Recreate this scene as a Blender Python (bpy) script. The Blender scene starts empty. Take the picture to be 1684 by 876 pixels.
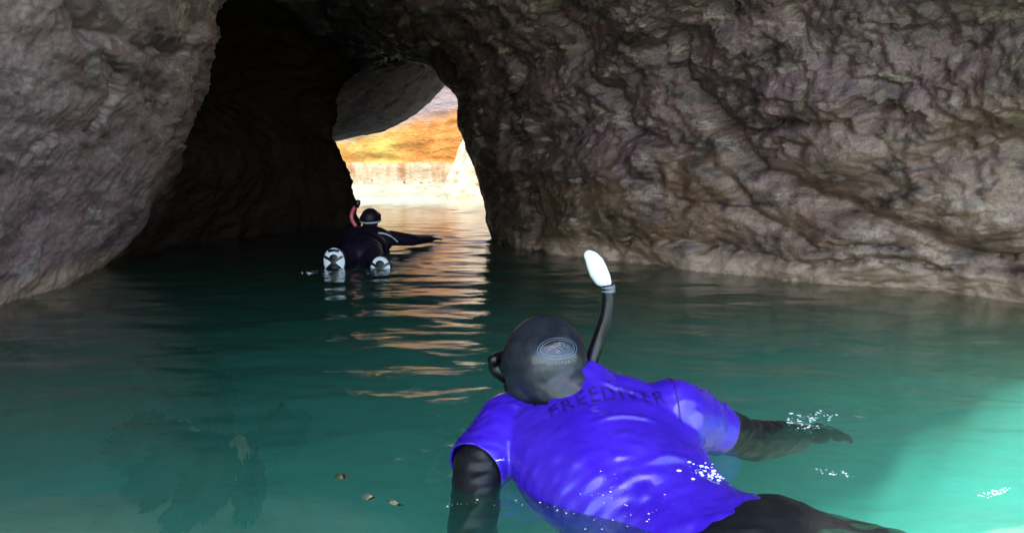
import bpy, bmesh, math, random
import numpy as np
from mathutils import Vector, Matrix, Euler, noise as mn
R = math.radians
random.seed(7)
rng = np.random.default_rng(11)
sc = bpy.context.scene
COL = sc.collection

# ------------------------------------------------------------------ camera, light, exposure
CAM_Z = 0.62
FPX = 1202.0                      # focal length in pixels of the 1684 px wide photograph
PITCH = R(7.25)
cam_d = bpy.data.cameras.new('camera')
cam = bpy.data.objects.new('camera', cam_d); COL.objects.link(cam)
cam_d.sensor_width = 36.0
cam_d.lens = 36.0 * FPX / 1684.0
cam_d.clip_start = 0.02; cam_d.clip_end = 400
cam.location = (0, 0, CAM_Z)
cam.rotation_euler = (R(90) - PITCH, 0, 0)
sc.camera = cam

SUN_EL, SUN_AZ = 62.0, 181.0      # azimuth measured from +Y towards +X: the sun stands behind the camera
w = bpy.data.worlds.new('World'); sc.world = w; w.use_nodes = True
nt = w.node_tree; nt.nodes.clear()
sky = nt.nodes.new('ShaderNodeTexSky'); sky.sky_type = 'NISHITA'; sky.sun_disc = False
sky.sun_elevation = R(SUN_EL); sky.sun_rotation = R(SUN_AZ)
bg = nt.nodes.new('ShaderNodeBackground'); bg.inputs[1].default_value = 0.15
wo = nt.nodes.new('ShaderNodeOutputWorld')
nt.links.new(sky.outputs[0], bg.inputs[0]); nt.links.new(bg.outputs[0], wo.inputs[0])
sd = bpy.data.lights.new('sun', 'SUN'); sd.energy = 2.0; sd.angle = R(0.5); sd.color = (1.0, 0.95, 0.86)
sun = bpy.data.objects.new('sun', sd); COL.objects.link(sun)
to_sun = Vector((math.sin(R(SUN_AZ)) * math.cos(R(SUN_EL)), math.cos(R(SUN_AZ)) * math.cos(R(SUN_EL)), math.sin(R(SUN_EL))))
sun.rotation_euler = to_sun.to_track_quat('Z', 'Y').to_euler()
sun.location = (0, -6, 9)
sc.view_settings.view_transform = 'Standard'
sc.view_settings.look = 'None'
sc.view_settings.exposure = 2.78
sc.view_settings.gamma = 1.0
sc.render.engine = 'CYCLES'
sc.cycles.use_denoising = True
sc.cycles.max_bounces = 10
sc.cycles.diffuse_bounces = 5
sc.cycles.glossy_bounces = 4
sc.cycles.volume_bounces = 1
sc.cycles.transparent_max_bounces = 24
sc.cycles.caustics_reflective = False
sc.cycles.caustics_refractive = False
sc.cycles.sample_clamp_indirect = 6.0

# ------------------------------------------------------------------ helpers
def tag(o, label=None, cat=None, group=None, kind=None):
    if label: o['label'] = label
    if cat: o['category'] = cat
    if group: o['group'] = group
    if kind: o['kind'] = kind
    return o

def at(px, py, Y):
    """world point seen at photograph pixel (px, py) on the plane y = Y"""
    dx = (px - 842) / FPX; dz = -(py - 438) / FPX
    d = Vector((dx, math.cos(PITCH) + dz * math.sin(PITCH), -math.sin(PITCH) + dz * math.cos(PITCH)))
    t = Y / d.y
    return Vector((0, 0, CAM_Z)) + d * t

def to_px(P):
    """photograph pixel of an array of world points"""
    x, y, z = P[:, 0], P[:, 1], P[:, 2] - CAM_Z
    cp, sp = math.cos(PITCH), math.sin(PITCH)
    dep = y * cp - z * sp; up = y * sp + z * cp
    dep = np.where(dep < 0.05, 0.05, dep)
    return 842 + FPX * x / dep, 438 - FPX * up / dep

def empty(name, loc=(0, 0, 0)):
    o = bpy.data.objects.new(name, None); COL.objects.link(o)
    o.location = loc; o.empty_display_size = .1
    return o

def link_mesh(name, me, mat=None, parent=None, smooth=True):
    o = bpy.data.objects.new(name, me); COL.objects.link(o)
    if mat: me.materials.append(mat)
    if smooth:
        me.polygons.foreach_set('use_smooth', [True] * len(me.polygons))
    if parent:
        o.parent = parent
        o.matrix_parent_inverse = Matrix.Translation(-Vector(parent.location)) if parent.parent is None else Matrix.Identity(4)
    return o

def grid_mesh(name, P, close=None):
    """P: (n, m, 3) array -> quad grid; close = offset array (n, m, 3) makes a closed slab"""
    n, m = P.shape[:2]
    V = P.reshape(-1, 3)
    idx = np.arange(n * m).reshape(n, m)
    F = np.stack([idx[:-1, :-1], idx[:-1, 1:], idx[1:, 1:], idx[1:, :-1]], -1).reshape(-1, 4)
    if close is not None:
        st = 1
        V = np.concatenate([V, close.reshape(-1, 3)])
        F2 = F[:, ::-1] + n * m
        rim = np.concatenate([idx[0, :], idx[1:, -1], idx[-1, -2::-1], idx[-2:0:-1, 0]])
        r2 = np.roll(rim, -1)
        F3 = np.stack([r2, rim, rim + n * m, r2 + n * m], -1)
        F = np.concatenate([F, F2, F3])
    me = bpy.data.meshes.new(name)
    me.vertices.add(len(V)); me.vertices.foreach_set('co', V.astype(np.float32).ravel())
    me.loops.add(F.size); me.loops.foreach_set('vertex_index', F.astype(np.int32).ravel())
    me.polygons.add(len(F)); me.polygons.foreach_set('loop_start', np.arange(0, F.size, 4, dtype=np.int32))
    me.polygons.foreach_set('loop_total', np.full(len(F), 4, dtype=np.int32))
    me.update(calc_edges=True); me.validate()
    return me

def grid_normals(P):
    a = np.gradient(P, axis=0); b = np.gradient(P, axis=1)
    n = np.cross(a, b); n /= np.linalg.norm(n, axis=-1, keepdims=True) + 1e-9
    return n

def smoothstep(a, b, x):
    t = np.clip((x - a) / (b - a), 0, 1)
    return t * t * (3 - 2 * t)

def polyline_dist(x, y, pts):
    """distance of 2-D points to a polyline, plus the signed side"""
    best = np.full(x.shape, 1e9); side = np.zeros(x.shape)
    for (x0, y0), (x1, y1) in zip(pts[:-1], pts[1:]):
        dx, dy = x1 - x0, y1 - y0
        t = np.clip(((x - x0) * dx + (y - y0) * dy) / (dx * dx + dy * dy), 0, 1)
        ex, ey = x - x0 - t * dx, y - y0 - t * dy
        d = np.hypot(ex, ey); s = np.sign(dx * ey - dy * ex)
        side = np.where(d < best, s, side); best = np.minimum(best, d)
    return best, side

# node helpers
class Mat:
    def __init__(s, name):
        s.m = bpy.data.materials.new(name); s.m.use_nodes = True
        s.t = s.m.node_tree; s.t.nodes.clear()
        s.out = s.t.nodes.new('ShaderNodeOutputMaterial')
        s.geo = s.t.nodes.new('ShaderNodeNewGeometry')
        s.pos = s.geo.outputs['Position']
    def n(s, typ, **kw):
        nd = s.t.nodes.new(typ)
        for k, v in kw.items(): setattr(nd, k, v)
        return nd
    def set(s, sock, v):
        if hasattr(v, 'is_output') or isinstance(v, bpy.types.NodeSocket): s.t.links.new(v, sock)
        elif isinstance(v, tuple) and len(v) == 3 and sock.type == 'RGBA': sock.default_value = (*v, 1)
        else: sock.default_value = v
    def map(s, scale=(1, 1, 1), rot=(0, 0, 0), loc=(0, 0, 0), src=None):
        nd = s.n('ShaderNodeMapping'); s.set(nd.inputs['Vector'], src or s.pos)
        nd.inputs['Scale'].default_value = scale; nd.inputs['Rotation'].default_value = rot; nd.inputs['Location'].default_value = loc
        return nd.outputs[0]
    def noise(s, scale, detail=6, rough=.6, vec=None, dist=0, typ='FBM', col=False):
        nd = s.n('ShaderNodeTexNoise', noise_type=typ)
        s.set(nd.inputs['Vector'], vec or s.pos)
        nd.inputs['Scale'].default_value = scale; nd.inputs['Detail'].default_value = detail
        nd.inputs['Roughness'].default_value = rough; nd.inputs['Distortion'].default_value = dist
        return nd.outputs['Color' if col else 'Fac']
    def voro(s, scale, vec=None, feature='F1', out='Distance', rnd=1):
        nd = s.n('ShaderNodeTexVoronoi', feature=feature)
        s.set(nd.inputs['Vector'], vec or s.pos); nd.inputs['Scale'].default_value = scale
        nd.inputs['Randomness'].default_value = rnd
        return nd.outputs[out]
    def ramp(s, f, stops, interp='LINEAR'):
        nd = s.n('ShaderNodeValToRGB'); s.set(nd.inputs[0], f); cr = nd.color_ramp; cr.interpolation = interp
        while len(cr.elements) < len(stops): cr.elements.new(.5)
        for e, (p, c) in zip(cr.elements, stops):
            e.position = p; e.color = (c, c, c, 1) if not isinstance(c, tuple) else (*c, 1)
        return nd.outputs[0]
    def mix(s, f, a, b, mode='MIX'):
        nd = s.n('ShaderNodeMix', data_type='RGBA', blend_type=mode)
        s.set(nd.inputs[0], f); s.set(nd.inputs[6], a); s.set(nd.inputs[7], b)
        return nd.outputs[2]
    def math(s, op, a, b=0.0, clamp=False):
        nd = s.n('ShaderNodeMath', operation=op, use_clamp=clamp); s.set(nd.inputs[0], a); s.set(nd.inputs[1], b)
        return nd.outputs[0]
    def rng(s, v, a, b, c=0, d=1):
        nd = s.n('ShaderNodeMapRange'); s.set(nd.inputs[0], v)
        for i, q in enumerate((a, b, c, d)): nd.inputs[i + 1].default_value = q
        return nd.outputs[0]
    def sep(s, v=None):
        nd = s.n('ShaderNodeSeparateXYZ'); s.set(nd.inputs[0], v or s.pos); return nd.outputs
    def bump(s, h, strength=.5, dist=.02, normal=None):
        nd = s.n('ShaderNodeBump'); s.set(nd.inputs['Height'], h)
        nd.inputs['Strength'].default_value = strength; nd.inputs['Distance'].default_value = dist
        if normal: s.set(nd.inputs['Normal'], normal)
        return nd.outputs[0]
    def bsdf(s, color, rough=.6, spec=.5, normal=None, **kw):
        nd = s.n('ShaderNodeBsdfPrincipled')
        s.set(nd.inputs['Base Color'], color); s.set(nd.inputs['Roughness'], rough)
        s.set(nd.inputs['Specular IOR Level'], spec)
        if normal: s.set(nd.inputs['Normal'], normal)
        for k, v in kw.items(): s.set(nd.inputs[k.replace('_', ' ')], v)
        return nd.outputs[0]
    def done(s, surf=None, vol=None):
        if surf: s.t.links.new(surf, s.out.inputs['Surface'])
        if vol: s.t.links.new(vol, s.out.inputs['Volume'])
        return s.m

# ------------------------------------------------------------------ materials
def rock_material(name, base, second, dark, pale, lichen, lichen_amt=.5, spec=.5, seed=0.0, band=True, bumpy=1.0, zones=False, deep=None):
    m = Mat(name)
    p = m.map(loc=(seed, seed * 1.7, -seed))
    # bedding runs down towards the right of the cave
    pb = m.map(scale=(.55, .55, 1.7), rot=(0, R(-24), 0), loc=(seed, 0, 0))
    f1 = m.noise(.9, 5, .55, p, .3)
    f2 = m.noise(4.5, 8, .68, pb, .5)
    f3 = m.noise(17, 8, .7, p)
    f4 = m.noise(60, 5, .7, p)
    c = m.mix(m.ramp(f1, [(.36, 0.0), (.62, 1.0)]), base, second)
    if zones:
        xx, yy_, zz_ = m.sep()
        wob = m.math('MULTIPLY', m.math('SUBTRACT', m.noise(1.3, 5, .6, m.map(loc=(4, 4, 4))), .5), 1.6)
        hz = m.math('ADD', m.math('ADD', zz_, m.math('MULTIPLY', xx, -.12)), wob)
        c = m.mix(m.rng(hz, .35, .85), c, (.205, .115, .118))
        c = m.mix(m.math('MULTIPLY', m.rng(hz, .55, .1), m.rng(xx, 2.0, .8)), c, (.185, .115, .052))
        c = m.mix(m.math('MULTIPLY', m.math('MULTIPLY', m.rng(zz_, .95, .5), m.rng(xx, 1.0, 1.9)), m.ramp(m.noise(3.5, 6, .65), [(.4, 0.0), (.58, .8)])), c, (.46, .31, .22))
    c = m.mix(m.ramp(f2, [(.36, 1.0), (.54, 0.0)]), c, dark)
    if zones:                                                           # shade deeper in the passage, painted into the rock colour
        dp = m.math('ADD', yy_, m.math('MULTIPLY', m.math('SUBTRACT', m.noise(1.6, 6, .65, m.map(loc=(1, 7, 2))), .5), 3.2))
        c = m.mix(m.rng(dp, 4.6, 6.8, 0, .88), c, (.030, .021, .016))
    c = m.mix(m.math('MULTIPLY', m.ramp(f3, [(.56, 0.0), (.70, 1.0)]), .55), c, pale)
    # crusts with a shape of their own
    v = m.noise(2.6, 9, .72, m.map(loc=(seed + 5, 3, 1)), .6)
    c = m.mix(m.math('MULTIPLY', m.ramp(v, [(.60, 0.0), (.68, 1.0)]), lichen_amt), c, lichen)
    fl = m.noise(3.2, 4, .6, m.map(scale=(1, 1, 3.2), loc=(2, seed, 4)), .2)
    c = m.mix(m.math('MULTIPLY', m.ramp(fl, [(.60, 0.0), (.63, 1.0)]), .65), c, pale)
    # fine speckle
    c = m.mix(m.ramp(f4, [(.35, .55), (.6, 0.0)]), c, dark)
    c = m.mix(m.ramp(m.noise(95, 3, .6, p), [(.64, 0.0), (.74, .6)]), c, pale)
    z = m.sep()[2]
    if deep:                                                            # shade of the recess painted on as black-brown towards the back
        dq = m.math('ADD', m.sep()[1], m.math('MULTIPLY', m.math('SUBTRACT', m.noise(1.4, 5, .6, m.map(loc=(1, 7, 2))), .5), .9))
        shade_mask = m.rng(dq, deep[0], deep[1], 0, 1)
        c = m.mix(m.math('MULTIPLY', shade_mask, .97), c, (.018, .0115, .008))
    if band:   # bleached, barnacled tide band just above the water
        zz = m.math('ADD', z, m.math('MULTIPLY', m.math('SUBTRACT', m.noise(3, 5, .6), .5), .12))
        tb = m.math('MULTIPLY', m.rng(zz, .15, .06), .9)
        if deep: tb = m.math('MULTIPLY', tb, m.math('SUBTRACT', 1.0, shade_mask))
        if zones: tb = m.math('MULTIPLY', tb, m.rng(yy_, 6.6, 5.4))
        c = m.mix(m.math('MULTIPLY', tb, m.ramp(f3, [(.3, .35), (.6, 1.0)])), c, (.44, .30, .20))
    if zones:
        kn = m.math('ABSOLUTE', m.math('SUBTRACT', m.noise(26, 4, .55, m.map(scale=(1, 1, 1.3))), .5))
        f4 = m.math('ADD', f4, m.math('MULTIPLY', m.math('MULTIPLY', kn, m.rng(hz, .2, .9, .25, 1.0)), 5.0))
    h = m.math('ADD', m.math('MULTIPLY', f2, .6), m.math('ADD', m.math('MULTIPLY', f3, .55), m.math('MULTIPLY', f4, .24)))
    nrm = m.bump(h, .8 * bumpy, .045)
    ro = m.ramp(f3, [(.3, .30), (.7, .62)])
    if deep: ro = m.math('ADD', ro, m.math('MULTIPLY', shade_mask, .25))
    if deep: spec = m.math('MULTIPLY', m.math('SUBTRACT', 1.0, shade_mask), spec)
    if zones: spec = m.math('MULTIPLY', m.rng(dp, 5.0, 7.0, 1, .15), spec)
    return m.done(m.bsdf(c, ro, spec, nrm))

M = {}
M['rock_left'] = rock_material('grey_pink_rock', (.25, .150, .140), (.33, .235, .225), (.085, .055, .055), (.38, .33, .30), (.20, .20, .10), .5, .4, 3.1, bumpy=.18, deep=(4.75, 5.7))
M['rock_right'] = rock_material('purple_brown_rock', (.225, .122, .062), (.190, .100, .078), (.040, .025, .022), (.40, .31, .24), (.24, .20, .09), .55, .6, 9.4, bumpy=.58, zones=True)
M['rock_roof'] = rock_material('shade_dark_rock', (.040, .033, .029), (.055, .046, .043), (.014, .012, .011), (.12, .11, .09), (.06, .055, .035), .3, .2, 14.2, band=False)  # shade under the roof and arch is painted in as this dark colour

M['rock_dark'] = rock_material('black_wet_rock', (.022, .015, .011), (.014, .012, .011), (.006, .005, .005), (.035, .030, .026), (.02, .018, .012), .3, .35, 21.0, band=False)
M['rock_grey'] = rock_material('grey_smooth_rock', (.20, .155, .165), (.27, .215, .22), (.10, .075, .09), (.34, .28, .26), (.24, .18, .13), .3, 0.0, 27.0, band=False, bumpy=.18)

def far_wall_material():
    m = Mat('ochre_sandstone')
    x, y, z = m.sep()
    ps = m.map(scale=(.8, .8, 1.5), rot=(0, R(6), 0))
    f = m.noise(2.2, 8, .65, ps, .4)
    g = m.noise(9, 8, .7, ps)
    c = m.ramp(f, [(.25, (.20, .070, .010)), (.46, (.25, .090, .013)), (.58, (.27, .110, .019)), (.74, (.30, .150, .035))])
    c = m.mix(m.ramp(g, [(.5, 0.0), (.75, .45)]), c, (.42, .30, .16))
    yl = m.noise(.8, 4, .6)
    c = m.mix(m.math('MULTIPLY', m.rng(x, -2.6, -4.0), m.ramp(yl, [(.35, 0.0), (.6, .8)])), c, (.33, .30, .07))
    # grey weathered stone above, running up to the right
    hz = m.math('SUBTRACT', z, m.math('MULTIPLY', m.math('ADD', x, 3.4), .28))
    hz = m.math('ADD', hz, m.math('MULTIPLY', m.math('SUBTRACT', m.noise(1.6, 5, .6), .5), .5))
    c = m.mix(m.rng(hz, 1.65, 2.0), c, m.mix(g, (.085, .060, .075), (.20, .16, .13)))
    # bleached band with hanging stains along the water
    edge = m.math('ADD', z, m.math('MULTIPLY', m.math('SUBTRACT', m.noise(1.2, 3, .5), .5), .10))
    st = m.noise(5, 4, .6, m.map(scale=(1, 1, .12)))
    wh = m.mix(m.ramp(st, [(.42, .0), (.66, .9)]), (.24, .185, .118), (.16, .065, .018))
    wh = m.mix(m.rng(z, .55, .2), wh, (.30, .26, .19))
    pit = m.noise(9, 3, .6, m.map(scale=(1, 1, 1.2), loc=(3.3, 0, 7)))
    rowm = m.math('MULTIPLY', m.rng(z, .30, .36), m.rng(z, .50, .44))
    wh = m.mix(m.math('MULTIPLY', rowm, m.ramp(pit, [(.60, 0.0), (.66, 1.0)])), wh, (.03, .025, .02))
    c = m.mix(m.rng(edge, .93, .89), c, wh)
    h = m.math('ADD', f, m.math('MULTIPLY', g, .5))
    return m.done(m.bsdf(c, .8, .2, m.bump(h, .7, .12)))
M['ochre'] = far_wall_material()

def pale_rock_material():
    m = Mat('bleached_sandstone')
    f = m.noise(3, 8, .65, m.map(scale=(1, 1, 2)), .3)
    c = m.ramp(f, [(.3, (.22, .13, .07)), (.45, (.36, .28, .19)), (.7, (.42, .36, .27))])
    return m.done(m.bsdf(c, .8, .2, m.bump(f, .6, .08)))
M['pale'] = pale_rock_material()

def seabed_material():
    m = Mat('pale_sand')
    f = m.noise(1.1, 6, .6, None, .3)
    g = m.noise(6, 6, .65, m.map(scale=(1, .6, 1), rot=(0, 0, R(20))), .4)
    c = m.mix(m.ramp(f, [(.35, 0.0), (.6, 1.0)]), (.50, .47, .34), (.72, .69, .55))
    c = m.mix(m.ramp(g, [(.34, .5), (.5, 0.0)]), c, (.22, .23, .15))
    c = m.mix(m.ramp(m.noise(30, 4, .6), [(.55, 0.0), (.7, .4)]), c, (.65, .62, .5))
    return m.done(m.bsdf(c, .9, .1, m.bump(g, .5, .05)))
M['sand'] = seabed_material()

def water_material():
    m = Mat('clear_green_sea_water')
    p = m.map(scale=(1, 1, 1))
    fine = m.math('ADD', m.noise(9, 4, .55, m.map(scale=(.6, 1.5, 1)), .3), m.math('MULTIPLY', m.noise(26, 3, .5, m.map(scale=(.7, 1.3, 1))), .25))
    nrm = m.bump(fine, .35, .012)
    fr = m.n('ShaderNodeFresnel'); fr.inputs['IOR'].default_value = 1.333; m.set(fr.inputs['Normal'], nrm)
    gl = m.n('ShaderNodeBsdfGlossy'); gl.inputs['Roughness'].default_value = .05; gl.inputs['Color'].default_value = (1, 1, 1, 1); m.set(gl.inputs['Normal'], nrm)
    tr = m.n('ShaderNodeBsdfTransparent'); tr.inputs['Color'].default_value = (.97, 1, .99, 1)
    df = m.n('ShaderNodeBsdfDiffuse'); df.inputs['Color'].default_value = (.045, .36, .235, 1); m.set(df.inputs['Normal'], nrm)
    a = m.n('ShaderNodeMixShader'); a.inputs[0].default_value = WATER_MILK
    m.t.links.new(tr.outputs[0], a.inputs[1]); m.t.links.new(df.outputs[0], a.inputs[2])
    b = m.n('ShaderNodeMixShader'); m.t.links.new(fr.outputs[0], b.inputs[0])
    m.t.links.new(a.outputs[0], b.inputs[1]); m.t.links.new(gl.outputs[0], b.inputs[2])
    ab = m.n('ShaderNodeVolumeAbsorption'); ab.inputs['Color'].default_value = (.05, .87, .73, 1); ab.inputs['Density'].default_value = .36
    vs = m.n('ShaderNodeVolumeScatter'); vs.inputs['Color'].default_value = (.16, 1, .88, 1); vs.inputs['Density'].default_value = .60; vs.inputs['Anisotropy'].default_value = .05
    ad = m.n('ShaderNodeAddShader'); m.t.links.new(ab.outputs[0], ad.inputs[0]); m.t.links.new(vs.outputs[0], ad.inputs[1])
    return m.done(b.outputs[0], ad.outputs[0])
WATER_MILK = .05
M['water'] = water_material()

# ------------------------------------------------------------------ the cave: cross-sections along y
# each slice: y, 18 points (x, z) from the left sea floor over the roof to the right sea floor
S = [
 (-1.9, [(-3.9,-2.2),(-3.8,-1),(-3.7,-.4),(-3.6,0),(-3.6,.6),(-3.6,1.3),(-3.5,2.2),(-3.2,3.2),(-2,4.3),(0,4.8),(2,4.5),(3.6,3.6),(4.4,2.6),(4.8,1.5),(5,.6),(5,0),(5,-.4),(5.2,-2.2)]),
 (-.5, [(-3.1,-2.2),(-3.0,-1),(-2.9,-.4),(-2.85,0),(-2.8,.5),(-2.8,1.1),(-2.7,1.8),(-2.4,2.6),(-1.4,3.3),(0,3.5),(1.5,3.3),(2.8,2.8),(3.4,2.1),(3.8,1.3),(4,.5),(4,0),(4,-.4),(4.2,-2.2)]),
 (0.5,  [(-2.7,-2.2),(-2.6,-1),(-2.5,-.4),(-2.5,0),(-2.45,.45),(-2.4,.95),(-2.3,1.5),(-2.0,2.1),(-1.2,2.7),(-.2,2.9),(.9,2.7),(1.9,2.3),(2.6,1.8),(3.1,1.2),(3.4,.5),(3.4,0),(3.4,-.4),(3.6,-2.2)]),
 (2.0,  [(-2.6,-2.2),(-2.5,-1),(-2.4,-.4),(-2.3,0),(-2.28,.4),(-2.25,.85),(-2.15,1.3),(-1.9,1.8),(-1.2,2.35),(-.3,2.5),(.6,2.35),(1.5,2.0),(2.1,1.6),(2.6,1.1),(2.95,.5),(3.1,0),(3.1,-.4),(3.3,-2.2)]),
 (3.0,  [(-2.9,-2.2),(-2.6,-1),(-2.4,-.4),(-2.35,0),(-2.3,.4),(-2.2,.8),(-2.08,1.2),(-1.85,1.7),(-1.2,2.15),(-.4,2.3),(.4,2.1),(1.15,1.8),(1.75,1.45),(2.25,1.0),(2.75,.45),(3.0,0),(3.05,-.4),(3.3,-2.2)]),
 (4.0,  [(-3.1,-2.2),(-2.8,-1),(-2.6,-.35),(-2.53,0),(-2.4,.4),(-2.22,.8),(-2.05,1.2),(-1.8,1.65),(-1.3,2.05),(-.7,2.2),(0,2.05),(.6,1.85),(1.05,1.55),(1.5,1.05),(1.78,.45),(1.92,0),(2.2,-.4),(2.6,-2.2)]),
 (4.8,  [(-3.6,-2.2),(-3.2,-1),(-2.95,-.35),(-2.78,0),(-2.55,.25),(-2.25,.7),(-2.08,1.1),(-1.98,1.5),(-1.7,1.95),(-1.2,2.2),(-.5,2.1),(.05,1.9),(.5,1.65),(.85,1.15),(1.0,.5),(1.15,0),(1.6,-.4),(2.2,-2.2)]),
 (5.2,  [(-3.9,-2.2),(-3.5,-1),(-3.15,-.35),(-2.93,0),(-2.65,.25),(-2.32,.75),(-2.16,1.1),(-2.13,1.45),(-1.95,1.95),(-1.4,2.3),(-.8,2.2),(-.2,1.95),(.25,1.65),(.58,1.15),(.66,.5),(.74,0),(1.3,-.4),(2,-2.2)]),
 (5.6,  [(-3.9,-2.2),(-3.5,-1),(-3.1,-.35),(-2.90,0),(-2.72,.28),(-2.47,.72),(-2.75,1.3),(-2.9,1.75),(-2.4,2.2),(-1.8,2.4),(-1.2,2.2),(-.5,1.95),(0,1.6),(.25,1.1),(.33,.5),(.38,0),(1,-.4),(1.8,-2.2)]),
 (6.4,  [(-3.8,-2.2),(-3.4,-1),(-2.95,-.35),(-2.80,0),(-2.62,.35),(-2.42,.82),(-2.9,1.35),(-3.0,1.9),(-2.5,2.3),(-2.0,2.4),(-1.4,2.1),(-.8,1.85),(-.3,1.5),(-.1,1.0),(.02,.4),(.06,0),(.6,-.4),(1.6,-2.2)]),
 (7.3,  [(-3.7,-2.2),(-3.2,-1),(-2.8,-.35),(-2.63,0),(-2.50,.4),(-2.42,.9),(-2.85,1.35),(-2.7,1.8),(-2.2,2.1),(-1.7,2.0),(-1.2,1.79),(-.78,1.66),(-.60,1.36),(-.44,.95),(-.27,.42),(-.16,0),(.3,-.4),(1.4,-2.2)]),
 (8.3,  [(-3.6,-2.2),(-3.2,-1),(-2.45,-.35),(-2.30,0),(-2.25,.4),(-2.27,.9),(-2.5,1.3),(-2.3,1.6),(-1.9,1.88),(-1.5,1.92),(-1.1,1.88),(-.75,1.75),(-.4,1.4),(-.15,.95),(0,.42),(.1,0),(.4,-.4),(1.4,-2.2)]),
 (9.0,  [(-3.2,-2.2),(-2.4,-1),(-2.0,-.35),(-1.86,0),(-1.88,.25),(-1.97,.66),(-2.18,1.03),(-2.10,1.42),(-2.0,1.75),(-1.6,2.0),(-1.1,2.05),(-.5,1.95),(0,1.6),(.3,1.05),(.5,.42),(.6,0),(.8,-.4),(1.6,-2.2)]),
 (9.6,  [(-3.8,-2.2),(-3.4,-1),(-3.1,-.35),(-3.0,0),(-3.0,.3),(-3.0,.7),(-2.95,1.1),(-2.8,1.4),(-2.4,1.72),(-1.9,1.95),(-1.1,2.15),(-.4,2.15),(.3,1.8),(.8,1.2),(1,.5),(1.1,0),(1.2,-.4),(1.8,-2.2)]),
 (12.0, [(-4.2,-2.2),(-4.1,-1),(-4.0,-.35),(-3.9,0),(-3.9,.3),(-3.8,.7),(-3.65,1.05),(-3.3,1.32),(-2.7,1.6),(-2.1,1.95),(-1.5,2.35),(-.6,2.7),(.4,2.5),(1.1,1.7),(1.4,.7),(1.5,0),(1.6,-.4),(2,-2.2)]),
 (15.0, [(-4.8,-2.2),(-4.7,-1),(-4.6,-.35),(-4.5,0),(-4.5,.3),(-4.45,.7),(-4.2,1.1),(-3.46,1.28),(-2.6,1.46),(-1.95,1.78),(-1.4,2.3),(-.5,3.0),(.8,3.2),(1.8,2.4),(2.3,1.2),(2.4,0),(2.5,-.4),(3,-2.2)]),
 (15.6, [(-4.9,-2.2),(-4.8,-1),(-4.7,-.35),(-4.6,0),(-4.6,.4),(-4.55,.9),(-4.3,1.4),(-3.5,1.75),(-2.6,1.95),(-1.95,2.3),(-1.4,2.8),(-.5,3.4),(.8,3.6),(1.9,2.7),(2.5,1.2),(2.6,0),(2.7,-.4),(3.2,-2.2)]),
]

def catmull(P, n):
    """P (k, ...) -> resampled at parameters t (array in 0..k-1)"""
    t = n; k = P.shape[0]
    i = np.clip(np.floor(t).astype(int), 0, k - 2); f = (t - i)
    f = f.reshape((-1,) + (1,) * (P.ndim - 1))
    p0 = P[np.clip(i - 1, 0, k - 1)]; p1 = P[i]; p2 = P[i + 1]; p3 = P[np.clip(i + 2, 0, k - 1)]
    c = .5 * (2 * p1 + (p2 - p0) * f + (2 * p0 - 5 * p1 + 4 * p2 - p3) * f ** 2 + (3 * p1 - p0 - 3 * p2 + p3) * f ** 3)
    l = p1 * (1 - f) + p2 * f
    return c * .6 + l * .4

ctrl = np.array([[(x, y, z) for (x, z) in pts] for y, pts in S])       # (slice, pt, 3)
for k_, dy_ in ((0, 2.6), (1, 1.6), (2, .9)):                         # unseen mouth roof cut back at the right to light the water
    ctrl[k_, 9:, 1] += dy_ * smoothstep(8.8, 10.4, np.arange(9, 18))
tt = np.linspace(0, len(S) - 1, 1400)
dense = catmull(ctrl, tt)
dd = np.linalg.norm(np.diff(dense, axis=0), axis=-1)
dd = np.percentile(dd[:, 3:16], 85, axis=1)
ymid = dense[1:, 5, 1]
dd /= np.where(ymid < 1.5, 6, np.maximum(ymid, 2.6))
cum = np.concatenate([[0], np.cumsum(dd)]); NY = 820
ts = np.interp(np.linspace(0, cum[-1], NY), cum, tt)
rows = catmull(ctrl, ts)                                               # (NY, 18, 3)
NU = 800
wts = np.array([.3, .5, 1, 1.6, 1.6, 1.5, 1.4, 1.2, .9, .9, 1.1, 1.4, 1.6, 1.6, 1.6, .9, .4])
cu = np.concatenate([[0], np.cumsum(wts)]); us = np.interp(np.linspace(0, cu[-1], NU), cu, np.arange(18))
cave = catmull(np.transpose(rows, (1, 0, 2)), us).transpose(1, 0, 2)   # (NY, NU, 3)
nrm = grid_normals(cave)
cen = np.array([-.8, 0, .5]); 
v = cave - cave.mean(axis=1, keepdims=True)
if (nrm * v).sum() > 0: nrm = -nrm                                     # normals point into the cave
flat = cave.reshape(-1, 3); nf = nrm.reshape(-1, 3)
uu = np.tile(us, NY)
left_side = smoothstep(8.6, 7.2, uu); right_side = smoothstep(9.4, 10.6, uu)
px, py = to_px(flat)

_perm = np.random.default_rng(3).permutation(256); _perm = np.concatenate([_perm, _perm, _perm])
_g = np.random.default_rng(4).normal(size=(256, 3)); _g /= np.linalg.norm(_g, axis=1, keepdims=True)
def pnoise(Q):
    Q = np.asarray(Q, float); i = np.floor(Q).astype(int); f = Q - i; i &= 255
    u = f * f * f * (f * (f * 6 - 15) + 10); out = 0
    for dx in (0, 1):
        a_ = _perm[i[:, 0] + dx]; wx = u[:, 0] if dx else 1 - u[:, 0]
        for dy in (0, 1):
            b_ = _perm[a_ + i[:, 1] + dy]; wy = u[:, 1] if dy else 1 - u[:, 1]
            for dz in (0, 1):
                h = _g[_perm[b_ + i[:, 2] + dz]]; wz = u[:, 2] if dz else 1 - u[:, 2]
                out = out + wx * wy * wz * (h[:, 0] * (f[:, 0] - dx) + h[:, 1] * (f[:, 1] - dy) + h[:, 2] * (f[:, 2] - dz))
    return out * 1.5
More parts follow.
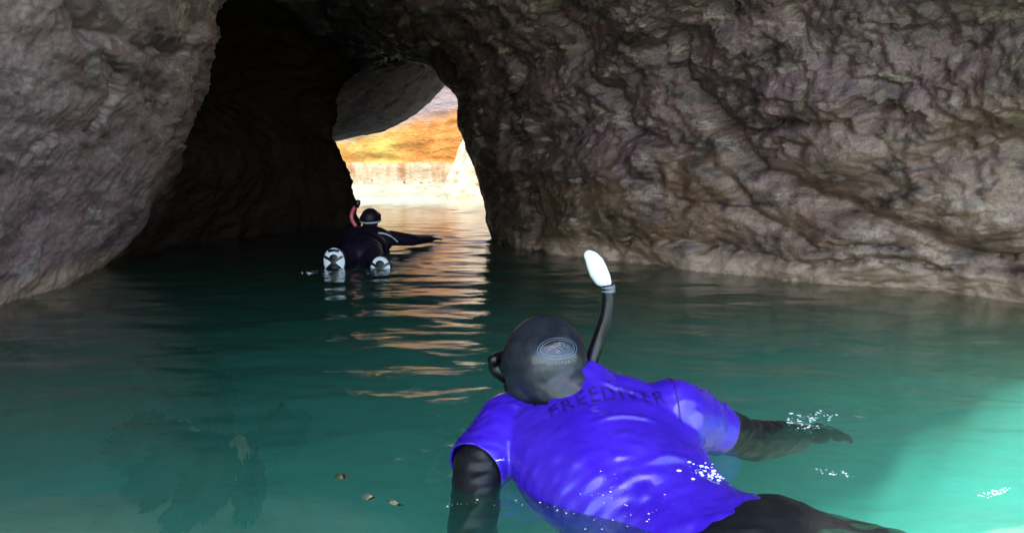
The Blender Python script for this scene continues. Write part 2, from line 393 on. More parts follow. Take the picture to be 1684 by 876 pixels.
def fbm(P, scale, oct=5, H=.9, off=(0, 0, 0), stretch=(1, 1, 1)):
    Q = np.asarray(P) * np.array(stretch) * scale + np.array(off); out = 0; A = 1.0
    for _ in range(oct):
        out = out + A * pnoise(Q); Q = Q * 2.1 + 17.3; A *= 2.1 ** -H
    return out
def ridge(P, scale, oct=5, off=(0, 0, 0), stretch=(1, 1, 1)):
    Q = np.asarray(P) * np.array(stretch) * scale + np.array(off); out = 0; A = 1.0; wt = 1.0
    for _ in range(oct):
        sg = (1 - np.abs(pnoise(Q))) ** 2 * wt; out = out + sg * A; wt = np.clip(sg * 1.6, 0, 1)
        Q = Q * 2.1 + 31.7; A *= .5
    return out

a = R(-26)                                                             # bedding of the right wall dips to the right
rot = np.array([[math.cos(a), 0, -math.sin(a)], [0, 1, 0], [math.sin(a), 0, math.cos(a)]])
FR = flat @ rot.T
disp = np.zeros(len(flat))
big = fbm(flat, .8, 3, off=(3, 1, 9))
disp += big * .10
med = fbm(flat, 2.6, 6, .75, off=(7, 2, 1))
rid = ridge(FR, 1.3, 6, off=(1, 4, 2), stretch=(.6, .8, 1.5))
rid2 = ridge(flat, 3.2, 6, off=(11, 4, 2), stretch=(.8, .8, 1.2))
fine = fbm(flat, 9.0, 5, .55, off=(2, 8, 5))
plates = fbm(FR, 1.0, 4, .8, off=(9, 9, 2), stretch=(.7, .9, 2.2)); plates = np.round(plates * 3.2) / 3.2 * .6 + plates * .4
liprof = pnoise(FR * np.array([6, 6, 11.]) + med[:, None] * 1.5)
rm = smoothstep(.35, 1.0, flat[:, 2] + fbm(flat, 1.1, 3, off=(6, 0, 3)) * .5 - (flat[:, 0] - 1.5) * -.10)
rm = .18 + .62 * rm
disp += right_side * (med * .042 * (.4 + .6 * rm) + (rid - 1.0) * .055 * rm + (np.abs(pnoise(FR * np.array([.55, .7, 1.9]) + 5)) - .3) * -.24 + (rid2 - 1.0) * .010 * rm + fine * .018 * (.4 + rm) + plates * .085 * (.4 + .6 * rm) + np.abs(liprof) * .004 * rm)
disp += (1 - right_side) * fine * .008
disp *= 1 - .55 * np.exp(-((flat[:, 1] - 7.3) / .7) ** 2)
disp += left_side * smoothstep(5.3, 5.7, flat[:, 1]) * (med * .04 + (rid2 - 1) * (.012 + .045 * smoothstep(.9, 1.2, flat[:, 2])))
disp += left_side * np.exp(-((flat[:, 1] - 5.15) / .35) ** 2) * smoothstep(.7, 1.0, flat[:, 2]) * ((rid2 - 1) * .022 + fine * .018)
disp += left_side * smoothstep(5.7, 5.3, flat[:, 1]) * (med * .020 + (rid2 - 1) * .006)
midr = 1 - np.maximum(left_side, right_side)
disp *= 1 - .85 * smoothstep(9.3, 10.5, flat[:, 1])
disp += midr * (1 - .75 * smoothstep(9.3, 10.5, flat[:, 1])) * (med * .06 + (rid2 - 1) * .05)
# keep the silhouettes of the arch reasonably true
# cracks and ledges of the near rock faces
near = (flat[:, 1] > 1.5) & (flat[:, 1] < 7.6)
jit = fbm(flat, 3.0, 5, .7, off=(5, 5, 5)) * 26
cmod = np.clip(.55 + fbm(flat, 2.0, 3, off=(8, 1, 5)) * 1.1, .05, 1.3)
def crack(pts, width, depth, step=0.0, mask=None):
    global disp
    x, y = px + jit, py + jit * .7
    d, s = polyline_dist(x, y, pts)
    g = np.exp(-(d / width) ** 2)
    c = -depth * 1.0 * g * cmod
    if step: c = c + step * s * np.exp(-(d / (width * 4)) ** 2)
    disp += np.where(near & (mask > .3), c, 0)
RS = right_side; LS = left_side
crack([(1085, 40), (1100, 120), (1170, 200), (1240, 290), (1330, 330), (1430, 360), (1600, 430), (1700, 425)], 15, .10, .035, RS)
crack([(930, 60), (985, 130), (1040, 230), (1130, 250), (1200, 300), (1215, 330)], 13, .07, .03, RS)
crack([(1180, 215), (1290, 195), (1400, 200), (1420, 170), (1480, 175)], 10, .06, -.02, RS)
crack([(1400, 210), (1410, 180), (1460, 170)], 10, .09, 0, RS)
crack([(830, 90), (860, 200), (870, 300), (880, 380)], 18, .05, .03, RS)
crack([(1120, 330), (1200, 345), (1330, 400), (1480, 415)], 9, .05, .02, RS)
crack([(1000, 408), (1150, 405), (1300, 428), (1500, 440), (1700, 450)], 7, .05, .02, RS)
crack([(1235, 290), (1270, 240), (1330, 235)], 8, .05, 0, RS)
crack([(1540, 130), (1600, 90), (1700, 70)], 9, .06, .02, RS)
crack([(1290, 50), (1350, 120), (1480, 160), (1560, 150)], 8, .05, .02, RS)
crack([(60, 250), (130, 225), (190, 210), (205, 160), (190, 110)], 9, .035, .02, LS)
crack([(110, 20), (130, 55), (200, 70), (250, 90), (300, 100), (340, 60)], 14, .05, .03, LS)
crack([(250, 120), (270, 190), (320, 260)], 12, .02, .015, LS)
cave2 = (flat + nf * disp[:, None]).reshape(NY, NU, 3)
rows_out = -nrm * .9
outer = cave - nrm * np.where(cave[..., 1:2] > 14.5, .9, .9)

yrow = rows[:, 5, 1]
def piece(name, u0, u1, mat, y0=-9, y1=99):
    sel = np.where((us >= u0) & (us <= u1))[0]
    sl = slice(sel[0], min(sel[-1] + 2, NU))
    sy = np.where((yrow >= y0) & (yrow <= y1))[0]; sy = slice(sy[0], min(sy[-1] + 2, NY))
    me = grid_mesh(name, cave2[sy, sl], outer[sy, sl])
    o = link_mesh(name, me, mat)
    return o
tag(piece('cave_wall', 0, 8.4, M['rock_left'], -9, 9.35), kind='structure')
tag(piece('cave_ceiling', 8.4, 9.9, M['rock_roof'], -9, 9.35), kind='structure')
tag(piece('cave_wall', 9.9, 17, M['rock_right'], -9, 9.35), kind='structure')
tag(piece('cave_ceiling', 0, 17, M['rock_grey'], 9.35), kind='structure')

# ------------------------------------------------------------------ far chamber
nx, nz = 260, 110
X = np.linspace(-13, 11, nx); Z = np.linspace(-2.4, 4.6, nz)
XX, ZZ = np.meshgrid(X, Z, indexing='ij')
P = np.stack([XX, 20 + .05 * (XX + 2) ** 2 * -.6 + ZZ * .10, ZZ], -1)
q = P.reshape(-1, 3)
d = fbm(q, .7, 4, off=(2, 2, 2)) * .12 + (ridge(q, 1.4, 5, stretch=(.4, 1, 1.8)) - 1) * .045 * smoothstep(.8, 1.0, q[:, 2])
d = d - .16 * smoothstep(.84, .92, q[:, 2])                              # the bleached band stands a little proud
P2 = P.copy(); P2[..., 1] -= d.reshape(nx, nz)
back = P.copy(); back[..., 1] += 2.5
tag(link_mesh('cliff', grid_mesh('cliff', P2, back), M['ochre']), kind='structure')

# ------------------------------------------------------------------ sea floor
X = np.linspace(-17, 15, 300); Y = np.concatenate([np.linspace(-9, 0, 40), np.linspace(.06, 7, 180), np.linspace(7.1, 26, 110)])
XX, YY = np.meshgrid(X, Y, indexing='ij')
base = -1.55 + 1.0 * smoothstep(.2, 2.0, XX - .25 * (YY - 1.5)) * smoothstep(6, 1, YY) - .5 * smoothstep(3.5, 6, YY) + 1.7 * smoothstep(10, 16, YY) + .98 * smoothstep(.5, -1.2, XX) * smoothstep(5.2, 2.2, YY)
q = np.stack([XX, YY, base], -1).reshape(-1, 3)
hz = fbm(q, .9, 5, off=(4, 4, 4)).reshape(XX.shape) * .10 + fbm(q, 4, 4, off=(1, 4, 8)).reshape(XX.shape) * .02
P = np.stack([XX, YY, base + hz], -1)
bk = P.copy(); bk[..., 2] = -3.2
tag(link_mesh('seabed', grid_mesh('seabed', P[::-1], bk[::-1]), M['sand']), kind='structure')

# ------------------------------------------------------------------ water surface
WV = []
for i in range(90):
    lam = math.exp(rng.uniform(math.log(.08), math.log(.62)))
    th = rng.normal(0, .5) + R(92)
    k = 2 * math.pi / lam
    slope = .0115 * (1.0 if lam > .2 else .85)
    WV.append((k * math.cos(th), k * math.sin(th), slope / k, rng.uniform(0, 6.28)))
RINGS = [(.84, 1.86, .0035, .055, .16, .03), (-.072, 1.40, .0028, .050, .14, .05), (-1.03, 4.85, .007, .12, .30, .12), (.66, 1.45, .003, .06, .15, .10), (-.05, 1.75, .002, .07, .2, .15)]
def wave_h(x, y):
    h = np.zeros_like(x)
    for kx, ky, A, ph in WV:
        h += A * np.sin(kx * x + ky * y + ph)
    for cx, cy, A, lam, ext, r0 in RINGS:
        r = np.hypot(x - cx, y - cy); u_ = np.clip(r - r0, 0, None)
        h += A * np.sin(2 * math.pi * u_ / lam) * np.exp(-u_ / ext) * (.7 + .3 * np.sin(np.arctan2(y - cy, x - cx) * 5 + 1))
    g = .75 + .5 * np.sin(x * .9 + y * .5 + 1.0) * np.sin(y * .7 - x * .4)
    h *= g * (.68 + .32 * smoothstep(1.5, 4.5, y))
    return h
ys = np.concatenate([np.linspace(-8, .45, 25)[:-1], .5 * (25 / .5) ** (np.linspace(0, 1, 640))])
NXW = 520
xs_unit = np.linspace(-1, 1, NXW)
half = np.where(ys < 2, 5.5, 5.5 + (ys - 2) * .45)
XX = half[:, None] * (np.sinh(xs_unit * 1.5) / np.sinh(1.5))[None, :]; YY = np.repeat(ys[:, None], NXW, 1)
HH = wave_h(XX.ravel(), YY.ravel()).reshape(XX.shape)
P = np.stack([XX, YY, HH], -1)
bk = P.copy(); bk[..., 2] = -3.0
me = grid_mesh('water', P, bk)
tag(link_mesh('water', me, M['water']), kind='structure')

# ------------------------------------------------------------------ pale rock standing in front of the far wall
def blob_grid(c, r, nu, nv, f):
    th = np.linspace(0, 2 * math.pi, nu); ph = np.linspace(-math.pi / 2, math.pi / 2, nv)
    T, Pp = np.meshgrid(th, ph, indexing='ij')
    D = np.stack([np.cos(T) * np.cos(Pp), np.sin(T) * np.cos(Pp), np.sin(Pp)], -1)
    return D, f(D)

def rock_blob(name, c, r, mat, amp=.12, sc_=1.5, seed=0, power=.75, nu=90, nv=60, rz=0, parent=None):
    D, _ = blob_grid(c, r, nu, nv, lambda d: d)
    E = np.sign(D) * np.abs(D) ** power
    q = D.reshape(-1, 3)
    n1 = fbm(q, sc_, 6, .8, off=(seed, seed * 2, 3)).reshape(D.shape[:2])
    E = E * (1 + amp * n1)[..., None] * np.array(r)
    ca, sa = math.cos(rz), math.sin(rz)
    E = np.stack([E[..., 0] * ca - E[..., 1] * sa, E[..., 0] * sa + E[..., 1] * ca, E[..., 2]], -1) + np.array(c)
    me = grid_mesh(name, E)
    bm = bmesh.new(); bm.from_mesh(me); bmesh.ops.remove_doubles(bm, verts=bm.verts, dist=1e-4); bmesh.ops.recalc_face_normals(bm, faces=bm.faces)
    bm.to_mesh(me); bm.free()
    return link_mesh(name, me, mat, parent)

# a buttress whose left edge leans along the crack in the far wall
YB = 18.2
ol = [at(x, y, YB) for x, y in ((712, 345), (716, 318), (738, 268), (752, 232), (764, 203), (790, 160), (830, 130), (900, 100))]
n_, m_ = 140, 70
Pb = np.zeros((n_, m_, 3))
oz = np.array([p.z for p in ol]); ox = np.array([p.x for p in ol])
for i in range(n_):
    z = -2.3 + 5.6 * i / (n_ - 1)
    xl = np.interp(z, oz, ox) if z > oz[0] else ox[0] - .1
    xl += float(pnoise(np.array([[1.3, 2.2, z * 2.3]]))[0]) * .035 + float(pnoise(np.array([[4.3, 2.2, z * 7]]))[0]) * .02
    a_ = np.linspace(0, 1, m_)
    Pb[i, :, 0] = xl + 4.4 * a_
    Pb[i, :, 1] = YB + .1 + 1.2 * np.clip(.10 - a_, 0, 1) / .10 - .25 * np.sin(a_ * 3.1) + z * .12
    Pb[i, :, 2] = z
q = Pb.reshape(-1, 3); Pb[..., 1] -= fbm(q, 1.6, 6, .8, off=(1, 9, 1)).reshape(n_, m_) * .07
bk = Pb.copy(); bk[..., 1] = 20.6
tag(link_mesh('rock_buttress', grid_mesh('rock_buttress', Pb[:, ::-1], bk[:, ::-1]), M['pale']), 'bleached pale rock buttress beyond the tunnel, right of the orange cliff', 'rock')

# ------------------------------------------------------------------ dark stones on the sea floor
def plain(name, col, rough=.6, spec=.5, nz=None, amt=.25, bump=None):
    m = Mat(name)
    c = col
    if nz:
        c = m.mix(m.ramp(m.noise(nz, 5, .6), [(.35, 0.0), (.65, 1.0)]), tuple(v * (1 - amt) for v in col), tuple(min(1, v * (1 + amt)) for v in col))
    n = m.bump(m.noise(bump[0], 4, .6), bump[1], bump[2]) if bump else None
    return m.done(m.bsdf(c, rough, spec, n))
M['weed_rock'] = plain('dark_weedy_stone', (.008, .010, .008), .8, .2, 8, .5, (14, .6, .02))
M['stone'] = plain('pale_stone', (.45, .42, .30), .8, .2, 10, .3, (14, .6, .02))
def floor_at(px_, py_, z=-1.35):
    d = at(px_, py_, 1.0) - Vector((0, 0, CAM_Z)); t = (z - CAM_Z) / d.z
    return Vector((0, 0, CAM_Z)) + d * t
stones = [
 ((258, 596), (348, 655), 44, 'broad dark stone under the water, highest of the dark shapes at left'),
 ((335, 672), (374, 708), 16, 'small dark stone on the sea floor just behind the pale stone, tapering towards it'),
 ((188, 742), (290, 718), 40, 'diamond-shaped dark stone under the water, leftmost of the dark shapes on the sea floor'),
 ((414, 730), (498, 700), 13, 'long thin dark stone on the sea floor to the right of the pale stone'),
 ((236, 794), (362, 736), 18, 'long dark stone in front of the diamond-shaped one, slanting to the pale stone'),
 ((292, 838), (380, 768), 17, 'narrow dark stone near the bottom edge, pointing up at the pale stone'),
 ((400, 828), (422, 778), 17, 'short stubby dark stone on the sea floor right in front of the pale stone'),
]
for i, (p_, q_, w_, lb) in enumerate(stones):
    a_, b_ = floor_at(*p_, z=-.36), floor_at(*q_, z=-.36); d_ = b_ - a_
    wr = w_ / 1202 * a_.length * .95
    tag(rock_blob('submerged_stone', (a_ + b_) / 2, (d_.length / 2 * 1.1, wr * 1.1, .09), M['weed_rock'], .5, 2.2, i * 3.1 + 1, .9, 72, 48, math.atan2(d_.y, d_.x)), lb, 'stone', 'dark stones on the sea floor')
tag(rock_blob('submerged_stone', floor_at(392, 742, -.36), (.030, .045, .05), M['stone'], .3, 1.8, 55, .85, 48, 32), 'small pale stone on the sea floor at the middle of the ring of dark stones', 'stone')

# ------------------------------------------------------------------ people
class PB:
    def __init__(s): s.V = []; s.F = []; s.n = 0
    def add(s, V, F): s.V.append(V); s.F.append(F + s.n); s.n += len(V)
    def mesh(s, name):
        me = bpy.data.meshes.new(name); V = np.concatenate(s.V); F = np.concatenate(s.F)
        me.vertices.add(len(V)); me.vertices.foreach_set('co', V.astype(np.float32).ravel())
        me.loops.add(F.size); me.loops.foreach_set('vertex_index', F.astype(np.int32).ravel())
        me.polygons.add(len(F)); me.polygons.foreach_set('loop_start', np.arange(0, F.size, 3, dtype=np.int32)); me.polygons.foreach_set('loop_total', np.full(len(F), 3, dtype=np.int32))
        me.update(calc_edges=True); return me
_sph = {}
def usphere(k):
    if k not in _sph:
        b_ = bmesh.new()
        if k < 5: bmesh.ops.create_icosphere(b_, subdivisions=k, radius=1)
        else: bmesh.ops.create_uvsphere(b_, u_segments=k, v_segments=k * 2 // 3, radius=1)
        bmesh.ops.triangulate(b_, faces=b_.faces)
        _sph[k] = (np.array([v.co[:] for v in b_.verts]), np.array([[v.index for v in f.verts] for f in b_.faces])); b_.free()
    return _sph[k]
def prim_ell(bm, c, r, rot=None, seg=28):
    V, F = usphere(seg); V = V * (np.array([r, r, r]) if isinstance(r, (int, float)) else np.array(r))
    if rot: V = V @ np.array(rot.to_3x3()).T
    bm.add(V + np.array(c), F)
def loft(bm, pts, n=18):
    """a torso: controls (x, y, z, half width, half thickness, yaw of the width direction in degrees)"""
    C_ = catmull(np.array(pts, float), np.linspace(0, len(pts) - 1, n))
    for c in C_:
        prim_ell(bm, c[:3], (c[3], .075, c[4]), Euler((0, 0, R(c[5]))).to_matrix(), 32)
def prim_cap(bm, a, ra, b, rb, flat=1.0, n=None):
    a, b = Vector(a), Vector(b); L = (b - a).length
    n = n or max(3, int(L / min(ra, rb) * 3))
    d = (b - a).normalized(); q = d.to_track_quat('Z', 'X').to_matrix()
    for i in range(n + 1):
        t = i / n
        prim_ell(bm, a.lerp(b, t), ((ra + (rb - ra) * t) * 1.0, (ra + (rb - ra) * t) * flat, (ra + (rb - ra) * t)), q, 18)
def remeshed(name, build, voxel, smooth_it=8, disp_fn=None, mat=None, parent=None):
    pb = PB(); build(pb); me = pb.mesh(name)
    o = bpy.data.objects.new(name + '_tmp', me); COL.objects.link(o)
    r = o.modifiers.new('r', 'REMESH'); r.mode = 'VOXEL'; r.voxel_size = voxel; r.use_smooth_shade = True
    s_ = o.modifiers.new('s', 'SMOOTH'); s_.iterations = smooth_it; s_.factor = .5
    dg = bpy.context.evaluated_depsgraph_get(); dg.update()
    me2 = bpy.data.meshes.new_from_object(o.evaluated_get(dg)); me2.name = name
    bpy.data.objects.remove(o)
    if disp_fn:
        n = len(me2.vertices); co = np.empty(n * 3, np.float32); me2.vertices.foreach_get('co', co); co = co.reshape(-1, 3).astype(float)
        no = np.empty(n * 3, np.float32); me2.vertices.foreach_get('normal', no); no = no.reshape(-1, 3)
        co = co + no * disp_fn(co)[:, None]
        me2.vertices.foreach_set('co', co.astype(np.float32).ravel()); me2.update()
    me2.materials.clear()
    return link_mesh(name, me2, mat, parent)
def keep_faces(o, test):
    bm = bmesh.new(); bm.from_mesh(o.data)
    dl = [f for f in bm.faces if not test(f.calc_center_median())]
    bmesh.ops.delete(bm, geom=dl, context='FACES'); bm.to_mesh(o.data); bm.free()
def solidify(o, t):
    bm = bmesh.new(); bm.from_mesh(o.data)
    bm.normal_update()
    bmesh.ops.solidify(bm, geom=bm.faces[:], thickness=t); bm.to_mesh(o.data); bm.free()
def tube(name, pts, rad, mat, parent, seg=14, sub=6, ribs=0):
    P_ = np.array(pts, float); t = np.linspace(0, len(P_) - 1, (len(P_) - 1) * sub + 1); C_ = catmull(P_, t)
    C_ = np.array(C_); rr = np.interp(t, np.arange(len(P_)), rad if hasattr(rad, '__len__') else [rad] * len(P_))
    T_ = np.gradient(C_, axis=0); T_ /= np.linalg.norm(T_, axis=1, keepdims=True)
    ref = np.array([.3, .9, .2]); G = []
    for i in range(len(C_)):
        a_ = np.cross(T_[i], ref); a_ /= np.linalg.norm(a_); b_ = np.cross(T_[i], a_)
        r_ = rr[i] * (1 + (.06 * math.sin(i * 2.2) if ribs else 0))
        G.append([C_[i] + r_ * (math.cos(k * 2 * math.pi / seg) * a_ + math.sin(k * 2 * math.pi / seg) * b_) for k in range(seg)])
    bm = bmesh.new(); vs = [[bm.verts.new(v) for v in g] for g in G]
    for i in range(len(vs) - 1):
        for k in range(seg): bm.faces.new((vs[i][k], vs[i][(k + 1) % seg], vs[i + 1][(k + 1) % seg], vs[i + 1][k]))
    bm.faces.new(vs[0][::-1]); bm.faces.new(vs[-1]); bmesh.ops.recalc_face_normals(bm, faces=bm.faces)
    me = bpy.data.meshes.new(name); bm.to_mesh(me); bm.free()
    return link_mesh(name, me, mat, parent)

def neoprene():
    m = Mat('black_neoprene')
    c = m.mix(m.ramp(m.noise(6, 5, .6), [(.4, 0.0), (.65, 1.0)]), (.005, .0055, .006), (.010, .011, .012))
    return m.done(m.bsdf(c, .38, .22, m.bump(m.noise(30, 4, .6), .3, .006)))
def hood_mat():
    m = Mat('charcoal_smooth_hood')
    f = m.noise(14, 6, .6)
    c = m.mix(m.ramp(f, [(.4, 0.0), (.65, 1.0)]), (.009, .011, .015), (.016, .020, .027))
    return m.done(m.bsdf(c, m.ramp(f, [(.35, .24), (.65, .42)]), .35, m.bump(m.noise(45, 4, .6), .25, .003)))
def shirt_mat():
    m = Mat('wet_violet_stretch_fabric')
    f = m.noise(8, 5, .6)
    c = m.mix(m.ramp(f, [(.35, 0.0), (.65, 1.0)]), (.026, .006, .28), (.042, .011, .41))
    return m.done(m.bsdf(c, m.ramp(m.noise(20, 4, .6), [(.35, .16), (.65, .34)]), .45, m.bump(m.noise(32, 4, .55), .22, .004), Coat_Weight=.28, Coat_Roughness=.08))
M['neoprene'] = neoprene(); M['hood'] = hood_mat(); M['shirt'] = shirt_mat()
M['strap'] = plain('black_rubber_strap', (.012, .015, .020), .22, .5, 30, .4)
M['print'] = plain('dark_blue_print', (.014, .004, .13), .4, .4, 60, .6)
M['emblem'] = plain('pale_grey_print', (.06, .08, .105), .35, .6)
M['black_plastic'] = plain('black_plastic', (.005, .005, .006), .25, .3, 20, .3)
M['white_plastic'] = plain('white_plastic', (.66, .70, .66), .3, .5, 20, .05)
M['grey_rubber'] = plain('grey_rubber', (.10, .11, .12), .4, .5)
M['pink_plastic'] = plain('pink_plastic', (.55, .08, .13), .3, .5)
M['glass'] = plain('dark_lens', (.01, .012, .015), .05, .8)
M['skin'] = plain('skin', (.42, .24, .17), .5, .4, 12, .1)
M['navy'] = plain('dark_plum_wetsuit', (.010, .006, .015), .5, .3, 10, .3)
M['sole'] = plain('white_sole', (.62, .68, .66), .5, .4, 20, .15)
M['piping'] = plain('silver_piping', (.6, .6, .62), .35, .5)

def hand(bm, wrist, dirv, palm_n, side, s=1.0):
    """five separate bent fingers on a palm"""
    w_ = Vector(wrist); d = Vector(dirv).normalized(); n = Vector(palm_n); n = (n - d * n.dot(d)).normalized(); x = d.cross(n).normalized() * side
    pc = w_ + d * .048 * s
    prim_ell(bm, pc, (.040 * s, .017 * s, .052 * s), Matrix((x, n, d)).transposed())
    for k, (off, L, spl) in enumerate(((-.031, .066, -.20), (-.011, .076, -.06), (.010, .071, .06), (.029, .055, .22))):
        a_ = pc + x * off * s + d * .040 * s; dir1 = (d + x * spl).normalized()
        b_ = a_ + dir1 * L * .45 * s; dir2 = (dir1 + n * .35).normalized(); c_ = b_ + dir2 * L * .32 * s; dir3 = (dir2 + n * .35).normalized(); e_ = c_ + dir3 * L * .25 * s
        prim_cap(bm, a_, .0092 * s, b_, .0086 * s); prim_cap(bm, b_, .0086 * s, c_, .0080 * s); prim_cap(bm, c_, .0080 * s, e_, .0068 * s)
    a_ = w_ + d * .022 * s - x * .026 * s; b_ = a_ + (d * .6 - x * .8).normalized() * .036 * s; c_ = b_ + (d * .85 - x * .35 + n * .25).normalized() * .032 * s
    prim_cap(bm, a_, .013 * s, b_, .011 * s); prim_cap(bm, b_, .0105 * s, c_, .009 * s)

# ---- the near snorkeller
P1 = empty('person', (.30, 1.40, 0))
tag(P1, 'snorkeller in shiny violet short-sleeved top over black wetsuit, floating face down in the foreground', 'person')
HC = at(893, 592, 1.60); HR = .097
look = Vector((-.62, .62, -.48)).normalized()
crown = Vector((-.10, .55, .60)); crown = (crown - look * crown.dot(look)).normalized(); ear = look.cross(crown).normalized()
HROT = Matrix((ear, look, crown)).transposed()
LSH, RSH = Vector((.000, 1.575, .055)), Vector((.400, 1.590, .070))
LEL, LWR = Vector((-.080, 1.350, -.090)), Vector((-.075, 1.25, -.28))
LSL = Vector((-.068, 1.455, .020))
REL, RWR = Vector((.590, 1.725, -.030)), Vector((.745, 1.84, -.062))
NECK = Vector((.16, 1.56, .125)); 
SPINE = [(.150, 1.600, .105, .095, .066, 0), (.190, 1.570, .085, .185, .088, -2), (.195, 1.505, .048, .205, .112, 2), (.205, 1.440, .020, .196, .116, 8),
         (.240, 1.375, -.008, .178, .110, 14), (.300, 1.318, -.050, .166, .100, 22), (.375, 1.262, -.078, .168, .104, 28)]
def torso(bm, g=0.0):
    loft(bm, [(x, y, z, a_ + g, b_ + g, c_) for x, y, z, a_, b_, c_ in SPINE], 26)
def arms_up(bm, g=0.0, f=1.0):
    for sh, el, end in ((LSH, LSL, f), (RSH, REL, .40 * f)):
        e_ = sh.lerp(el, end)
        prim_cap(bm, sh, (.068 if sh is LSH else .054) + g, e_, (.054 if sh is LSH else .050) + g)
    prim_cap(bm, (.12, 1.55, .08), .075 + g, LSH, .066 + g); prim_cap(bm, (.35, 1.55, .09), .075 + g, RSH, .066 + g)
def body1(bm):
    torso(bm); arms_up(bm)
    prim_cap(bm, LSL, .052, LEL, .049); prim_cap(bm, LEL, .048, LWR, .032)
    prim_cap(bm, RSH, .058, REL, .047); prim_cap(bm, REL, .050, RWR, .038)
    hand(bm, LWR, (-.05, -.25, -.95), (.6, -.6, 0), 1); hand(bm, RWR, (.86, .45, -.06), (0, 0, -1), -1, 1.12)
    # neck and head
    prim_cap(bm, NECK + Vector((.01, -.03, -.02)), .070, HC + Vector((.012, -.03, -.035)), .062)
    prim_ell(bm, HC, (.080, .098, .098), HROT)
    prim_ell(bm, HC + look * .035 - crown * .045, (.058, .068, .062), HROT)
    prim_ell(bm, HC + look * .098 - crown * .025, (.013, .018, .022), HROT)          # nose
    prim_ell(bm, HC + look * .088 - crown * .062, (.026, .014, .008), HROT)          # lips
    for s_ in (-1, 1): prim_ell(bm, HC + look * .083 + ear * .03 * s_, (.014, .012, .009), HROT)
    # hips and legs
    hip = Vector((.430, 1.245, -.078))
    prim_ell(bm, hip, (.195, .145, .112), Euler((0, 0, R(30))).to_matrix())
    for s_, kn, an in ((-1, (.47, .90, -.17), (.52, .50, -.30)), (1, (.84, 1.13, -.075), (1.14, .86, -.20))):
        h_ = hip + Vector((.085 * s_ + .01, -.02 + .04 * s_, -.01))
        prim_cap(bm, h_, .098, kn, .062); prim_cap(bm, kn, .060, an, .040)
        a_ = Vector(an); prim_cap(bm, a_, .040, a_ + Vector((.02 * s_, -.16, -.06)), .028, 1.0)
def suit_disp(co):
    n2 = pnoise(np.stack([co[:, 0] * 16, co[:, 1] * 20, co[:, 2] * 46], -1)); n3 = fbm(co, 7, 3, .9)
    far = np.linalg.norm(co - np.array(HC), axis=1)
    hands = np.minimum(np.linalg.norm(co - np.array(RWR), axis=1), np.linalg.norm(co - np.array(LWR), axis=1))
    m_ = smoothstep(.16, .24, far) * smoothstep(.03, .08, hands)
    under = smoothstep(.05, .10, co[:, 0] + .03) * smoothstep(.52, .44, co[:, 0]) * smoothstep(1.22, 1.30, co[:, 1]) * smoothstep(-.12, -.06, co[:, 2])
    return m_ * (1 - under) * ((1 - np.abs(n2) * 2.0) * .0030 + n3 * .003) - .004 * under
B1 = remeshed('body', body1, .0052, 10, suit_disp, M['neoprene'], P1)
# bare face between the edges of the hood
B1.data.materials.append(M['skin'])
for f in B1.data.polygons:
    c_ = f.center - HC
    if c_.length < .14 and c_.dot(look) > .05 and abs(c_.dot(ear)) < .05 and abs(c_.dot(crown) + .01) < .075: f.material_index = 1

def seg_fold(co, a, b, w, h, bend=0):
    """a raised crease between two points"""
    a, b = np.array(a), np.array(b); d = b - a; t = np.clip(((co - a) @ d) / (d @ d), 0, 1)
    ax = a + t[:, None] * d + np.array([0, bend, 0]) * (4 * t * (1 - t))[:, None]
    r = np.linalg.norm((co - ax) * np.array([1, 1, .35]), axis=1)
    return 1.25 * h * np.exp(-(r / (w * .62)) ** 2) * np.sin(np.clip(t, .03, .97) * math.pi) ** .5
def shirt_disp(co):
    n = fbm(co, 1, 3, .9, stretch=(5, 9, 5))
    n2 = pnoise(np.stack([co[:, 0] * 18 + co[:, 1] * 6, co[:, 1] * 38 - co[:, 0] * 8, co[:, 2] * 20], -1))
    d = n * .004 + n2 * .0013 + 2.0 * np.abs(n2) ** 2 * .002
    for a, b, w_, h, bd in (((.14, 1.50, .16), (.30, 1.49, .17), .010, .006, .01), ((.16, 1.40, .14), (.34, 1.42, .14), .010, .006, .012),
                        ((-.06, 1.52, .10), (.02, 1.52, .12), .007, .006, .02), ((-.07, 1.49, .09), (.01, 1.49, .09), .007, .006, .02),
                        ((.065, 1.50, .05), (.070, 1.62, .10), .008, .008, 0), ((.40, 1.48, .05), (.42, 1.62, .13), .008, .007, 0),
                        ((.10, 1.585, .18), (.24, 1.60, .18), .009, .006, .01), ((.48, 1.58, .12), (.50, 1.66, .08), .006, .006, 0), ((.51, 1.60, .10), (.53, 1.68, .08), .006, .005, 0),
                        ((.30, 1.33, .12), (.42, 1.45, .08), .012, .006, 0), ((.22, 1.30, .10), (.40, 1.36, .10), .012, .006, .01)):
        d += seg_fold(co, a, b, w_, h, bd)
    d -= seg_fold(co, (.085, 1.49, .03), (.088, 1.63, .13), .008, .007) + seg_fold(co, (.405, 1.50, .02), (.395, 1.63, .14), .008, .006)
    return d
def shirt_b(bm):
    g = .008
    torso(bm, g); arms_up(bm, g + .003)
    prim_cap(bm, NECK + Vector((.012, -.035, -.02)), .082, NECK + Vector((-.004, .0, .012)), .078)
    prim_ell(bm, (.400, 1.262, -.074), (.168, .12, .110), Euler((0, 0, R(30))).to_matrix())
SH = remeshed('rash_guard', shirt_b, .0052, 10, shirt_disp, M['shirt'], P1)
axis = (HC - NECK).normalized()
hipline = Vector((.400, 1.245, -.05)); fwd = Vector((-.46, .885, .08)).normalized()
lend = (LSL - LSH).normalized(); rend = (REL - RSH).normalized()
bm = bmesh.new(); bm.from_mesh(SH.data)
